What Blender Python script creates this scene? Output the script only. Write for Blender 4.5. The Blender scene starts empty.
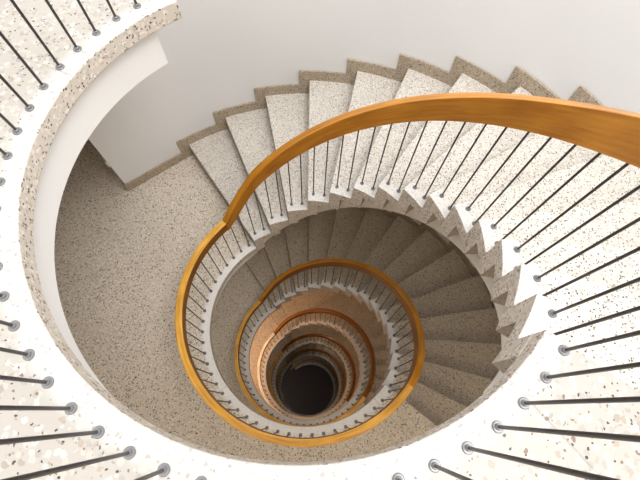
import bpy, bmesh, math, random
from mathutils import Matrix, Vector
random.seed(7)
COL = bpy.context.scene.collection
D2R = math.pi/180
H = 3.01135                  # storey height (the well's radius is 1)
N = 15                       # risers per storey
RH = H/N
T1 = 124.13                  # angle of the first riser above each landing (degrees)
DT = 11.632                  # angle of one step
TE = T1-(N-1)*DT             # angle of the last riser = edge of the landing above
ROUT = 2.5                   # stairwell wall
LAND0, LAND1 = T1, 360+TE    # landing's angular range
LEVELS = 6
RB = 1.073                   # radius of the baluster ring
RI, RO = 1.058, 1.118        # handrail

# ------------------------------------------------------------------ materials
def new_mat(name):
    m = bpy.data.materials.new(name); m.use_nodes = True
    nt = m.node_tree; nt.nodes.clear()
    out = nt.nodes.new('ShaderNodeOutputMaterial'); b = nt.nodes.new('ShaderNodeBsdfPrincipled')
    nt.links.new(b.outputs[0], out.inputs[0])
    return m, nt, b
def N_(nt, t, **kw):
    n = nt.nodes.new(t)
    for k, v in kw.items(): setattr(n, k, v)
    return n
def ramp(nt, fac, stops, interp='LINEAR'):
    r = N_(nt, 'ShaderNodeValToRGB'); r.color_ramp.interpolation = interp
    e = r.color_ramp.elements
    while len(e) < len(stops): e.new(0.5)
    for i, (p, c) in enumerate(stops): e[i].position = p; e[i].color = (*c, 1)
    nt.links.new(fac, r.inputs[0]); return r.outputs[0]
def mix(nt, fac, a, b, mode='MIX'):
    m = N_(nt, 'ShaderNodeMix', data_type='RGBA', blend_type=mode)
    for s, v in ((m.inputs[0], fac), (m.inputs[6], a), (m.inputs[7], b)):
        if hasattr(v, 'is_output'): nt.links.new(v, s)
        elif isinstance(v, (int, float)): s.default_value = v
        else: s.default_value = (*v, 1)
    return m.outputs[2]
def math_(nt, op, a, b=None, c=None):
    m = N_(nt, 'ShaderNodeMath', operation=op)
    for i, v in enumerate((a, b, c)):
        if v is None: continue
        if hasattr(v, 'is_output'): nt.links.new(v, m.inputs[i])
        else: m.inputs[i].default_value = v
    return m.outputs[0]

def terrazzo(name, matrix=(0.80,0.765,0.71), chip=60.0, fine=150.0, tint=(1,1,1), dark=0.10, big=True, contrast=1.0, border=0, joints=()):
    m, nt, b = new_mat(name)
    tc = N_(nt, 'ShaderNodeTexCoord').outputs['Object']
    # distort the lookup a little so that the chips are irregular
    nz = N_(nt, 'ShaderNodeTexNoise'); nz.inputs['Scale'].default_value = chip*1.3; nz.inputs['Detail'].default_value = 1
    nt.links.new(tc, nz.inputs['Vector'])
    sc = N_(nt, 'ShaderNodeVectorMath', operation='SCALE'); nt.links.new(nz.outputs['Color'], sc.inputs[0]); sc.inputs['Scale'].default_value = 0.7/chip
    ad = N_(nt, 'ShaderNodeVectorMath', operation='ADD'); nt.links.new(tc, ad.inputs[0]); nt.links.new(sc.outputs[0], ad.inputs[1])
    v = ad.outputs[0]
    def cells(scale, seed):
        mp = N_(nt, 'ShaderNodeMapping'); nt.links.new(v, mp.inputs[0]); mp.inputs['Location'].default_value = (seed, seed*1.7, seed*0.6)
        vo = N_(nt, 'ShaderNodeTexVoronoi'); vo.inputs['Scale'].default_value = scale; nt.links.new(mp.outputs[0], vo.inputs['Vector'])
        sp = N_(nt, 'ShaderNodeSeparateColor'); nt.links.new(vo.outputs['Color'], sp.inputs[0])
        return vo.outputs['Distance'], sp.outputs[0], sp.outputs[1]
    mc = matrix
    sh = lambda f: tuple(max(0, 1-(1-f)*contrast)*c for c in mc)
    d1, r1, g1 = cells(chip, 3.1)
    colr = ramp(nt, r1, [(0,(mc[0]*1.03,mc[1]*1.03,mc[2]*1.02)), (.32,sh(.93)), (.5,sh(.84)), (.66,(mc[0]*.80,mc[1]*.73,mc[2]*.66)),
                         (.72,(mc[0]*.72,mc[1]*.70,mc[2]*.68)), (.78,(mc[0]*1.12,mc[1]*1.14,mc[2]*1.18))], 'CONSTANT')
    inside = math_(nt, 'LESS_THAN', d1, 0.50 if big else 0.42)
    pick = math_(nt, 'MULTIPLY', inside, math_(nt, 'GREATER_THAN', g1, 0.25))
    c = mix(nt, pick, tuple(.90*q for q in mc), colr)
    # small dark and brown crumbs
    d2, r2, g2 = cells(fine, 9.7)
    crumb = math_(nt, 'MULTIPLY', math_(nt, 'LESS_THAN', r2, dark), math_(nt, 'LESS_THAN', d2, 0.50))
    cc = ramp(nt, g2, [(0,(.08,.065,.055)), (.4,(.25,.18,.13)), (.7,(.36,.32,.29))], 'CONSTANT')
    c = mix(nt, crumb, c, cc)
    d3, r3, g3 = cells(chip*1.35, 21.3)
    crumb = math_(nt, 'MULTIPLY', math_(nt, 'LESS_THAN', r3, dark*.45), math_(nt, 'LESS_THAN', d3, 0.40))
    c = mix(nt, crumb, c, (.24,.18,.14))
    # broad unevenness
    n2 = N_(nt, 'ShaderNodeTexNoise'); n2.inputs['Scale'].default_value = 2.3; n2.inputs['Detail'].default_value = 4
    nt.links.new(tc, n2.inputs['Vector'])
    c = mix(nt, 1.0, c, ramp(nt, n2.outputs['Fac'], [(.3,(.93,.92,.91)), (.7,(1,1,1))]), 'MULTIPLY')
    c = mix(nt, 1.0, c, tint, 'MULTIPLY')
    if border:      # the paler cast strip along the well edge
        sx = N_(nt, 'ShaderNodeSeparateXYZ'); nt.links.new(tc, sx.inputs[0])
        rr = math_(nt, 'SQRT', math_(nt, 'ADD', math_(nt, 'POWER', sx.outputs[0], 2), math_(nt, 'POWER', sx.outputs[1], 2)))
        mr = N_(nt, 'ShaderNodeMapRange', interpolation_type='SMOOTHSTEP'); nt.links.new(rr, mr.inputs[0])
        mr.inputs[1].default_value = 1.05; mr.inputs[2].default_value = 1.115; mr.inputs[3].default_value = border; mr.inputs[4].default_value = 0
        c = mix(nt, mr.outputs[0], c, (.93,.92,.90) if border > .7 else (.80,.785,.76) if border > .55 else (.72,.71,.69))
        if joints:  # thin radial joints between the cast slabs
            at = math_(nt, 'ARCTAN2', sx.outputs[1], sx.outputs[0])
            for dg in joints:
                d = math_(nt, 'MULTIPLY', math_(nt, 'ABSOLUTE', math_(nt, 'SUBTRACT', at, dg*math.pi/180)), rr)
                c = mix(nt, math_(nt, 'MULTIPLY', math_(nt, 'LESS_THAN', d, .003), .35), c, (.22,.19,.16))
    nt.links.new(c, b.inputs['Base Color'])
    b.inputs['Roughness'].default_value = 0.42; b.inputs['Specular IOR Level'].default_value = 0.35
    bp = N_(nt, 'ShaderNodeBump'); bp.inputs['Strength'].default_value = 0.05; bp.inputs['Distance'].default_value = 0.002
    nt.links.new(d1, bp.inputs['Height']); nt.links.new(bp.outputs[0], b.inputs['Normal'])
    return m

M = {}
M['terrazzo'] = terrazzo('terrazzo_floor', matrix=(.54,.50,.45), chip=46, fine=115, dark=.07, contrast=1.3, border=.5, joints=(157.0, -51.0))
M['terrazzo_speckled'] = terrazzo('terrazzo_speckled', matrix=(.84,.755,.64), chip=62, fine=78, dark=.17, contrast=1.3, border=.8, joints=(-48.7, -141.3))
M['tread'] = terrazzo('terrazzo_tread', matrix=(.79,.74,.665), chip=70, fine=112, dark=.17, contrast=1.2, border=.6)
M['edge'] = terrazzo('terrazzo_edge', matrix=(.72,.655,.575), chip=55, fine=100, dark=.2, contrast=1.2)
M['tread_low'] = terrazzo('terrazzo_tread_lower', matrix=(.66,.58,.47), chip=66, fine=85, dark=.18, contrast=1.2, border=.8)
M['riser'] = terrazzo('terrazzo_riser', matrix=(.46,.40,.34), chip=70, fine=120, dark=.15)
M['skirt'] = terrazzo('terrazzo_skirting', matrix=(.52,.43,.32), chip=55, fine=85, dark=.24, contrast=1.5)

def plaster(name, col, bump=.15, rough=.8):
    m, nt, b = new_mat(name)
    tc = N_(nt, 'ShaderNodeTexCoord').outputs['Object']
    n = N_(nt, 'ShaderNodeTexNoise'); n.inputs['Scale'].default_value = 1.1; n.inputs['Detail'].default_value = 6; nt.links.new(tc, n.inputs['Vector'])
    nt.links.new(ramp(nt, n.outputs['Fac'], [(.3,tuple(.965*c for c in col)), (.7,col)]), b.inputs['Base Color'])
    n2 = N_(nt, 'ShaderNodeTexNoise'); n2.inputs['Scale'].default_value = 38; n2.inputs['Detail'].default_value = 5; nt.links.new(tc, n2.inputs['Vector'])
    bp = N_(nt, 'ShaderNodeBump'); bp.inputs['Strength'].default_value = bump; bp.inputs['Distance'].default_value = .004
    nt.links.new(n2.outputs['Fac'], bp.inputs['Height']); nt.links.new(bp.outputs[0], b.inputs['Normal'])
    b.inputs['Roughness'].default_value = rough; b.inputs['Specular IOR Level'].default_value = .2
    return m
M['wall'] = plaster('wall_paint', (.87,.875,.88))
M['corridor'] = plaster('corridor_paint', (.42,.38,.33))
M['fascia'] = plaster('white_plaster', (.86,.855,.84), .05, .6)
M['beam'] = plaster('cream_plaster', (.78,.74,.67), .05, .6)
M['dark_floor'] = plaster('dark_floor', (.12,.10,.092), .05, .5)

def wood(name, k=(1,1,1)):
    m, nt, b = new_mat(name)
    uv = N_(nt, 'ShaderNodeTexCoord').outputs['UV']
    mp = N_(nt, 'ShaderNodeMapping'); nt.links.new(uv, mp.inputs[0]); mp.inputs['Scale'].default_value = (1.6, 34, 1)
    n = N_(nt, 'ShaderNodeTexNoise'); n.inputs['Scale'].default_value = 1.5; n.inputs['Detail'].default_value = 6; n.inputs['Distortion'].default_value = .4
    nt.links.new(mp.outputs[0], n.inputs['Vector'])
    c = ramp(nt, n.outputs['Fac'], [(.28,(.50,.19,.012)), (.5,(.66,.29,.022)), (.72,(.76,.37,.045))])
    mp2 = N_(nt, 'ShaderNodeMapping'); nt.links.new(uv, mp2.inputs[0]); mp2.inputs['Scale'].default_value = (3, 9, 1)
    n2 = N_(nt, 'ShaderNodeTexNoise'); n2.inputs['Scale'].default_value = 1.2; n2.inputs['Detail'].default_value = 3; nt.links.new(mp2.outputs[0], n2.inputs['Vector'])
    c = mix(nt, 1.0, c, ramp(nt, n2.outputs['Fac'], [(.3,(.82,.78,.72)), (.65,(1.08,1.08,1.05))]), 'MULTIPLY')
    c = mix(nt, 1.0, c, k, 'MULTIPLY')
    nt.links.new(c, b.inputs['Base Color'])
    b.inputs['Roughness'].default_value = .38; b.inputs['Specular IOR Level'].default_value = .45
    b.inputs['Coat Weight'].default_value = .25; b.inputs['Coat Roughness'].default_value = .25
    return m
M['wood_shade'] = wood('amber_wood_shade', (.40,.33,.30))  # amber wood darkened, shade of the inner rail faces put into the colour
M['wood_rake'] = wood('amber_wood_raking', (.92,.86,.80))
M['wood_rake_shade'] = wood('amber_wood_raking_shade', (.72,.64,.55))  # raking rail's inner face, its shade mixed into the wood colour
M['wood_lit'] = wood('amber_wood_lit', (1.25,1.5,2.8))  # amber wood lightened, light on the landing rails put into the colour
M['wood_glare'] = wood('amber_wood_glare', (1.35,2.9,34))  # amber wood bleached to paint a bright reflection along one landing rail
def metal(name, col, met, rough):
    m, nt, b = new_mat(name)
    tc = N_(nt, 'ShaderNodeTexCoord').outputs['Object']
    n = N_(nt, 'ShaderNodeTexNoise'); n.inputs['Scale'].default_value = 60; nt.links.new(tc, n.inputs['Vector'])
    nt.links.new(ramp(nt, n.outputs['Fac'], [(.3,tuple(.85*c for c in col)), (.7,col)]), b.inputs['Base Color'])
    b.inputs['Metallic'].default_value = met; b.inputs['Roughness'].default_value = rough
    return m
M['rod'] = metal('dark_steel', (.045,.038,.036), .0, .38)
M['rosette'] = metal('grey_steel', (.26,.255,.26), .4, .38)
M['plastic'] = plaster('white_plastic', (.8,.8,.78), 0, .4)

# ------------------------------------------------------------------ helpers
def P(r, deg, z): return Vector((r*math.cos(deg*D2R), r*math.sin(deg*D2R), z))
def link(name, me, parent=None, loc=(0,0,0)):
    o = bpy.data.objects.new(name, me); COL.objects.link(o); o.location = loc
    if parent: o.parent = parent
    return o
def finish(name, bm, mats, parent=None, smooth=None, bevel=0):
    bmesh.ops.recalc_face_normals(bm, faces=bm.faces)
    me = bpy.data.meshes.new(name); bm.to_mesh(me); bm.free()
    for m in (mats if isinstance(mats, (list,tuple)) else [mats]): me.materials.append(m)
    if smooth is not None:
        me.polygons.foreach_set('use_smooth', [True]*len(me.polygons))
        me.set_sharp_from_angle(angle=smooth*D2R)
    o = link(name, me, parent)
    if bevel:
        b = o.modifiers.new('Bevel', 'BEVEL'); b.width = bevel; b.segments = 2; b.limit_method = 'ANGLE'; b.angle_limit = 50*D2R
    return o
def thing(name, label, cat, group, loc=(0,0,0)):
    o = bpy.data.objects.new(name, None); COL.objects.link(o); o.location = loc; o.empty_display_size = .2
    o['label'] = label; o['category'] = cat
    if group: o['group'] = group
    return o
def copy_tree(o, parent=None):
    c = o.copy(); COL.objects.link(c); c.parent = parent
    for ch in [x for x in bpy.data.objects if x.parent == o]: copy_tree(ch, c)
    return c
def sweep(bm, rings, closed=True, caps=True):
    """skin a list of vertex rings"""
    vs = [[bm.verts.new(p) for p in r] for r in rings]
    n = len(vs[0])
    faces = []
    for i in range(len(vs)-1):
        for j in range(n if closed else n-1):
            k = (j+1) % n
            faces.append((i, j, bm.faces.new((vs[i][j], vs[i][k], vs[i+1][k], vs[i+1][j]))))
    if caps:
        bm.faces.new(vs[0][::-1]); bm.faces.new(vs[-1])
    return vs, faces
def sector(bm, r0, r1, a0, a1, z0, z1, n):
    """solid annular sector; r1 may be a function of the angle"""
    R1 = r1 if callable(r1) else (lambda a: r1)
    rings = []
    for i in range(n+1):
        a = a0+(a1-a0)*i/n
        rings.append([P(r0,a,z0), P(R1(a),a,z0), P(R1(a),a,z1), P(r0,a,z1)])
    return sweep(bm, rings)

# ------------------------------------------------------------------ landings
def paint_side(me, r, tol=.004, lo=1, upfirst=0):
    """material slot 1 on the faces turned to the well or downwards, slot 0 on the treads"""
    for p in me.polygons:
        p.material_index = 0 if p.normal.z > .6 else 1
def make_landing():
    t = thing('stair_landing', '', 'landing', 'stair landings round the open well')
    bm = bmesh.new(); sector(bm, 1.0, 4.4, LAND0, LAND1, -.09, 0, 150)
    o = finish('floor_slab', bm, [M['terrazzo'], M['edge']], t, 30, .005); paint_side(o.data, 1)
    bm = bmesh.new(); sector(bm, 1.06, 4.4, LAND0+7.0, LAND1-5.9, -.329, -.0905, 150)
    finish('fascia', bm, M['fascia'], t, 30)
    return t

# ------------------------------------------------------------------ flights (built downwards from z=0 of the landing above)
def zk(k): return -H+k*RH
def ak(k): return T1-(k-1)*DT
def znose(a): return -H+RH+(T1-a)*RH/DT
def make_flight():
    t = thing('stair_flight', '', 'staircase', 'stair flights winding down the well')
    for k in range(1, N+1):
        bm = bmesh.new(); fr, bk, md = ak(k), ak(k+1), ak(k+.5)
        zt = zk(k); n = 6
        # the L-shaped section, swept from the well edge to the wall along arcs
        top, zl = (zt, zt-.10)
        if k == N: top = zt-.0905
        nn = n if k < N else n//2
        zb = zk(k-1)-.10
        cols = []
        for i in range(nn+1):
            a = fr+(bk-fr)*i/n
            cols.append(a)
        def strip(a0, a1, zA, zB, m_):
            sector(bm, 1.0, ROUT, a0, a1, zA, zB, m_)
        if k < N:
            # riser block and tread block share their section: build one outline per radius
            inner, outer = [], []
            up = [(fr+(bk-fr)*i/n, zt) for i in range(n+1)]
            dn = [(bk+(md-bk)*i/3, zl) for i in range(4)]
            lo = [(md+(fr-md)*i/3, zb) for i in range(4)]
            outl = up+dn+lo
            vi = [bm.verts.new(P(1.0, a, z)) for a, z in outl]; vo = [bm.verts.new(P(ROUT, a, z)) for a, z in outl]
            L = len(outl)
            for i in range(L):
                j = (i+1) % L
                bm.faces.new((vi[i], vi[j], vo[j], vo[i]))
            # end faces as two strips
            for V in (vi, vo):
                # tread band: up[3..6] over dn ; front band: up[0..3] over lo
                for i in range(3): bm.faces.new((V[3+i], V[4+i], V[n+1+(2-i)], V[n+1+(3-i)]))
                q = n+1+4
                for i in range(3): bm.faces.new([V[i], V[i+1], V[q+(2-i)], V[q+(3-i)]] if i < 2 else [V[i], V[i+1], V[n+1+3], V[q+0], V[q+1]])
        else:
            strip(fr, md, zb, top, 3)
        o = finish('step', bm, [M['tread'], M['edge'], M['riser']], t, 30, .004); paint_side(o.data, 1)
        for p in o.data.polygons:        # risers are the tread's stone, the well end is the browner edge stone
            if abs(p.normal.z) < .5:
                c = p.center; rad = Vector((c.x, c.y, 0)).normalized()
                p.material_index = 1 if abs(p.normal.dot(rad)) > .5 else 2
    # plaster beam under the steps
    bm = bmesh.new(); rings = []
    a = ak(1)+7.3
    while a > TE-14.5:
        z1 = min(znose(a)-.27, -.12)
        z0 = max(min(znose(a)-.55, -.329), -H-.329)
        z1 = max(z1, z0+.05)
        if a > T1: z1 = -H-.0905
        rb = 1.10-.04*max(0, min(1, (a-T1+7)/12), min(1, (TE-1-a)/9))
        rings.append([P(rb,a,z0), P(2.5,a,z0), P(2.5,a,z1), P(rb,a,z1)]); a -= 2
    sweep(bm, rings); finish('soffit_beam', bm, M['beam'], t, 30)
    # stepped skirting along the wall
    sk = 2.7; bm = bmesh.new(); prof = []
    for k in range(0, N):
        a0 = ak(k)+sk if k else 0; a1 = ak(k+1)+sk
        if k == 0: continue
        n = 4
        for i in range(n+1):
            a = a0+(a1-a0)*i/n; prof.append((a, zk(k)+.13))
    prof.append((ak(N)+sk, .13)); prof.append((TE, .13))
    rings = []
    for a, z in prof:
        zb = znose(a)-.25
        rings.append([P(2.482,a,zb), P(2.499,a,zb), P(2.499,a,z), P(2.482,a,z)])
    sweep(bm, rings); finish('skirting', bm, M['skirt'], t, None, .003)
    return t

# ------------------------------------------------------------------ handrails
KNOT = [(TE, .800), (-33, .765), (-22, .640)]
def zlin(a): return -.763+.01726*(59.3-a)
def zrail(a):
    """top of the flight's rail, from the upper landing (a=TE) down to a=134.7"""
    if a <= -22:
        for (a0,z0),(a1,z1) in zip(KNOT, KNOT[1:]):
            if a <= a1: return z0+(z1-z0)*(a-a0)/(a1-a0)
    if a <= 114: return zlin(a)
    z0, z1 = zlin(114), .8-H
    s = (a-114)/(134.7-114)
    return z0+(z1-z0)*(s*1.0)
def section(a, z, h, lean=0):
    """rounded rectangular rail section"""
    c = .004; out = []
    for r, zz in ((RI+c, z-h), (RO-c, z-h), (RO, z-h+c), (RO, z-c), (RO-c, z), (RI+c, z), (RI, z-c), (RI, z-h+c)):
        out.append(P(r, a, zz))
    return out
def rail_mesh(name, parent, angs, zf, hf, mats=('wood_lit','wood_shade')):
    bm = bmesh.new(); uvl = bm.loops.layers.uv.new('UVMap')
    rings = [section(a, zf(a), hf(a)) for a in angs]
    vs, faces = sweep(bm, rings)
    w = [0,.06,.07,.19,.20,.25,.26,.38,.40]
    bmesh.ops.recalc_face_normals(bm, faces=bm.faces)
    idx = {}
    for i, r in enumerate(vs):
        for j, v in enumerate(r): idx[v] = (i, j)
    for i, j, f in faces:
        for l in f.loops:
            a, b = idx[l.vert]
            if j == 7 and b == 0: b = 8
            l[uvl].uv = (a*abs(angs[1]-angs[0])*D2R*1.4, w[b])
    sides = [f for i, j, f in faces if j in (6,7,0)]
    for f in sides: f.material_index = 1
    return finish(name, bm, [M[q] for q in mats], parent, 35)

def cyl(bm, r, z0, z1, n=14, c=0):
    prof = [(r, z0), (r, z1-c), (r-c, z1)] if c else [(r, z0), (r, z1)]
    rings = [[Vector((q*math.cos(2*math.pi*i/n), q*math.sin(2*math.pi*i/n), z)) for i in range(n)] for q, z in prof]
    sweep(bm, rings)
bm = bmesh.new(); cyl(bm, .0172, 0, .006, 22, .002); cyl(bm, .0095, .006, .014, 16, .002)
bmesh.ops.recalc_face_normals(bm, faces=bm.faces)
ROS = bpy.data.meshes.new('rosette'); bm.to_mesh(ROS); bm.free(); ROS.materials.append(M['rosette'])
RODS = {}
def rod(L):
    L = round(L, 3)
    if L not in RODS:
        bm = bmesh.new(); cyl(bm, .0055, 0, L, 12)
        bmesh.ops.recalc_face_normals(bm, faces=bm.faces)
        me = bpy.data.meshes.new('baluster'); bm.to_mesh(me); bm.free(); me.materials.append(M['rod'])
        me.polygons.foreach_set('use_smooth', [True]*len(me.polygons)); me.set_sharp_from_angle(angle=50*D2R)
        RODS[L] = me
    return RODS[L]
def baluster(parent, a, z0, z1):
    b = link('baluster', rod(z1-z0), parent, P(RB, a, z0)); b.rotation_euler = (0, 0, a*D2R)
    link('rosette', ROS, b)
PITCH = (319.7-126.9)/33
def make_landing_railing(a_start=134.7):
    t = thing('landing_railing', '', 'railing', 'railings round the landings')
    angs = [a_start+(360+TE-a_start)*i/120 for i in range(121)]
    rail_mesh('handrail', t, angs, lambda a: .80, lambda a: .125)
    for i in range(34):
        a = 126.9+PITCH*i
        if a < a_start-.5: continue
        baluster(t, a, 0, .70)
    return t
def hflight(a):
    # vertical height of the raking rail: flat at the landings, full on the slope
    s = min(1, max(0, (a-TE)/10), max(0, (134.7-a)/10)+.35)
    return .125+.07*s
def make_flight_railing():
    t = thing('flight_railing', '', 'railing', 'railings along the stair flights')
    angs = [TE+(134.65-TE)*i/120 for i in range(121)]
    rail_mesh('handrail', t, angs, zrail, hflight, ('wood_rake','wood_rake_shade'))
    for k in range(1, N):
        for off in (2.85, 8.5):
            a = ak(k)-off; z0 = zk(k)
            baluster(t, a, z0, zrail(a)-.13)
    for i in range(2):
        a = 126.9+PITCH*i
        if a < 134.2: baluster(t, a, -H, zrail(a)-.13)
    return t

land, flight, lrail, frail = make_landing(), make_flight(), make_landing_railing(), make_flight_railing()
# the top landing's railing has no flight above it: it keeps its two first balusters and its rail to the slab end
top_rail = thing('landing_railing', '', 'railing', 'railings round the landings')
angs = [T1+(360+TE-T1)*i/120 for i in range(121)]
rail_mesh('handrail', top_rail, angs, lambda a: .81, lambda a: .112)
for i in range(34): baluster(top_rail, 126.9+PITCH*i, 0, .70)

LL = ['white terrazzo landing with large pale chips, nearest the camera at the photo edges',
      'speckled beige terrazzo landing one storey down, sweeping round the left of the well',
      'grey beige landing two storeys down, inside the first amber handrail ring',
      'orange brown lit landing three storeys down, inside the second handrail ring',
      'dim brown landing four storeys down, inside the pale lit handrail',
      'darkest landing lowest in the well, around the dark round floor']
FL = ['bright terrazzo flight beside the grey wall, highest of the winding flights',
      'speckled beige flight winding down right of the first handrail ring, second from the top',
      'brown toned flight in warm light, third from the top of the well',
      'small dim flight inside the pale lit handrail, fourth from the top',
      'small dark flight, fifth from the top, just above the lowest ring',
      'nearly black lowest flight reaching the dark floor of the well']
LR = ['dark steel balusters standing on the nearest white landing, their handrail beyond the picture',
      'amber wood landing railing one storey down, the largest full ring of rail',
      'amber wood landing railing two storeys down, second ring inward',
      'pale shining landing railing three storeys down above the orange lit landing',
      'thin dim landing railing four storeys down with a small yellow glint',
      'darkest and smallest landing railing next to the dark floor']
FR = ['broad amber wood railing crossing the upper right along the top flight',
      'amber wood railing along the second flight, continuing the largest ring up its right side',
      'brown wood railing along the third flight, above the warm lit steps',
      'small brown railing along the fourth flight, inside the pale lit rail',
      'very small dark railing along the fifth flight near the bottom',
      'dark railing along the lowest flight above the dark floor']
for lv in range(LEVELS):
    z = -H*lv
    for proto, labs in ((land, LL), (flight, FL), (lrail, LR), (frail, FR)):
        if proto is lrail and lv == 0: o = top_rail
        elif lv == 0 or (proto is lrail and lv == 1): o = proto
        else: o = copy_tree(proto)
        o.location = (0, 0, z); o['label'] = labs[lv]
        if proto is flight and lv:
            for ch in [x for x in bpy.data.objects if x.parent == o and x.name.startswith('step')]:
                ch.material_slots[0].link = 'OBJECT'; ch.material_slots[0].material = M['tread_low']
        if proto is land and lv:
            for ch in [x for x in bpy.data.objects if x.parent == o and x.name.startswith('floor_slab')]:
                ch.material_slots[0].link = 'OBJECT'; ch.material_slots[0].material = M['terrazzo_speckled']
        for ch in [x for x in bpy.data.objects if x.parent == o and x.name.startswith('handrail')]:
            names = {(0, 3): ('wood_glare', 'wood_shade'), (1, 1): ('wood_rake', 'wood_shade'), (1, 2): ('wood_shade', 'wood_shade'), (1, 3): ('wood_shade', 'wood_shade')}.get((0 if proto is lrail else 1, lv))
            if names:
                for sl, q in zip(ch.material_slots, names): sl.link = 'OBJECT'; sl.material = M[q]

# ------------------------------------------------------------------ the setting
ZB, ZT = -H*LEVELS, 3.4
def struct(o): o['kind'] = 'structure'; return o
# bottom floor
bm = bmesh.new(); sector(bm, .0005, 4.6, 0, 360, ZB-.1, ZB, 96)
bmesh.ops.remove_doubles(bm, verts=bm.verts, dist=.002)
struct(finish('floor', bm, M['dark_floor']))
# stairwell wall: arc round the flights, straight at both ends, then turning back into the corridor
def tang(a0, da):
    q = P(2.5, a0, 0); r = 2.5/math.cos(da*D2R); return P(r, a0+da, 0)
pa, pb = tang(126.6, 16.5), tang(-41.5, -16.5)
path = []
na = P(1, 126.6, 0); nb = P(1, -41.5, 0)
path.append(pa+na*1.75); path.append(pa)
n = 84
for i in range(n+1): path.append(P(2.5, 126.6-(126.6+41.5)*i/n, 0))
path.append(pb); path.append(pb+nb*1.75)
out = []
for i, q in enumerate(path):
    if i == 0: out.append(q+Vector((-na.y, na.x, 0))*-.14)
    elif i == 1: out.append(q+Vector((-na.y, na.x, 0))*-.14+na*.14)
    elif i == len(path)-1: out.append(q+Vector((-nb.y, nb.x, 0))*.14)
    elif i == len(path)-2: out.append(q+Vector((-nb.y, nb.x, 0))*.14+nb*.14)
    else: out.append(q+Vector((q.x, q.y, 0)).normalized()*.14)
bm = bmesh.new()
sweep(bm, [[Vector((a.x,a.y,ZB)), Vector((b.x,b.y,ZB)), Vector((b.x,b.y,ZT)), Vector((a.x,a.y,ZT))] for a, b in zip(path, out)])
struct(finish('wall_right', bm, M['wall'], None, 20))
bm = bmesh.new(); sector(bm, 4.4, 4.55, 120, 322, ZB, ZT, 80)
struct(finish('wall_left', bm, M['corridor'], None, 30))
# straight skirting at the foot of the wall on landing one, from the first step to the corner
c0 = P(2.5, 126.6, 0)
def flat_skirting(z):
    bm = bmesh.new()
    s0 = c0 + (pa-c0)*.005; s1 = pa
    i_, w_ = -na*.018, Vector((0,0,.13))
    e = (pa-c0).normalized()*.016
    r = [[p+i_+Vector((0,0,z)), p-na*.001+Vector((0,0,z)), p-na*.001+w_+Vector((0,0,z)), p+i_+w_+Vector((0,0,z))] for p in (s0-e, s1+e)]
    sweep(bm, r); return finish('baseboard_right', bm, M['skirt'], None, None, .003)
for lv in range(1, 4): struct(flat_skirting(-H*lv))
# white plate on the corridor side of the wall corner
e = (pa-c0).normalized()
o = thing('wall_socket', 'small white socket plate on the wall corner beside the dark corridor floor', 'socket', None, pa+na*.075+e*.001+Vector((0,0,-H+.50)))
bm = bmesh.new(); bmesh.ops.create_cube(bm, size=1, matrix=Matrix.Diagonal((.085,.03,.10,1)))
pl = finish('plate', bm, M['plastic'], o, None, .004); pl.rotation_euler = (0,0,126.6*D2R); pl.location = e*.007
bm = bmesh.new(); bmesh.ops.create_cube(bm, size=1, matrix=Matrix.Diagonal((.05,.012,.05,1)))
pl = finish('socket_insert', bm, M['plastic'], o, None, .003); pl.rotation_euler = (0,0,126.6*D2R); pl.location = e*.022

# ------------------------------------------------------------------ light
w = bpy.data.worlds.new('sky'); bpy.context.scene.world = w; w.use_nodes = True
bg = w.node_tree.nodes['Background']; bg.inputs[0].default_value = (.985,.99,1.0,1); bg.inputs[1].default_value = 2.6
def area(name, loc, rot, size, power, col=(1,1,1), shape='DISK'):
    l = bpy.data.lights.new(name, 'AREA'); l.shape = shape; l.size = size; l.energy = power; l.color = col
    o = bpy.data.objects.new(name, l); COL.objects.link(o); o.location = loc; o.rotation_euler = rot; return o
area('skylight', (2.2,-1.4,5.2), (0,0,0), 2.6, 230, (1,.99,.975))
def point(name, loc, power, col, r=.12):
    l = bpy.data.lights.new(name, 'POINT'); l.energy = power; l.color = col; l.shadow_soft_size = r
    o = bpy.data.objects.new(name, l); COL.objects.link(o); o.location = loc; return o
point('unseen_light', P(2.1, 245, -H+2.0), 18, (1,.80,.58), .3)  # unseen light without a fixture, added as fill under the landings
point('unseen_light', P(2.2, 297, -H+1.6), 16, (1,.80,.58), .3)
point('unseen_light', P(2.2, 290, -2*H+2.1), 17, (1,.80,.58), .3)
point('unseen_light', P(2.3, 190, -2*H+2.1), 14, (1,.88,.75), .3)
point('unseen_light', P(1.75, 172, -3*H+1.9), 62, (1,.58,.31))  # warm lamp out of view, behind the orange glow of this landing
point('unseen_light', P(1.9, 100, -4*H+2.3), 6, (1,.72,.48))  # from here down, more unseen fill added for the lower rings
point('unseen_light', P(2.2, 250, -4*H+2.2), 8, (1,.72,.48))
point('unseen_light', P(1.8, 60, -5*H+1.9), 4, (1,.85,.7))
point('unseen_light', P(1.9, 200, ZB+2.0), 14, (1,.88,.8))  # added to lift the bottom floor out of black

# ------------------------------------------------------------------ camera
cam = bpy.data.cameras.new('camera'); co = bpy.data.objects.new('camera', cam); COL.objects.link(co)
cx, cy, cz, f, rx, ry = 0.023667, -0.859099, 1.300663, 412.63, 0.3919847, -0.0272277
R = Matrix.Rotation(rx, 3, 'X') @ Matrix.Rotation(ry, 3, 'Y')
co.matrix_world = Matrix.Translation((cx, cy, cz)) @ R.to_4x4()
cam.sensor_width = 36; cam.lens = f/640*36; cam.clip_start = .02
sc = bpy.context.scene; sc.camera = co
sc.view_settings.view_transform = 'Standard'; sc.view_settings.look = 'None'; sc.view_settings.exposure = 0
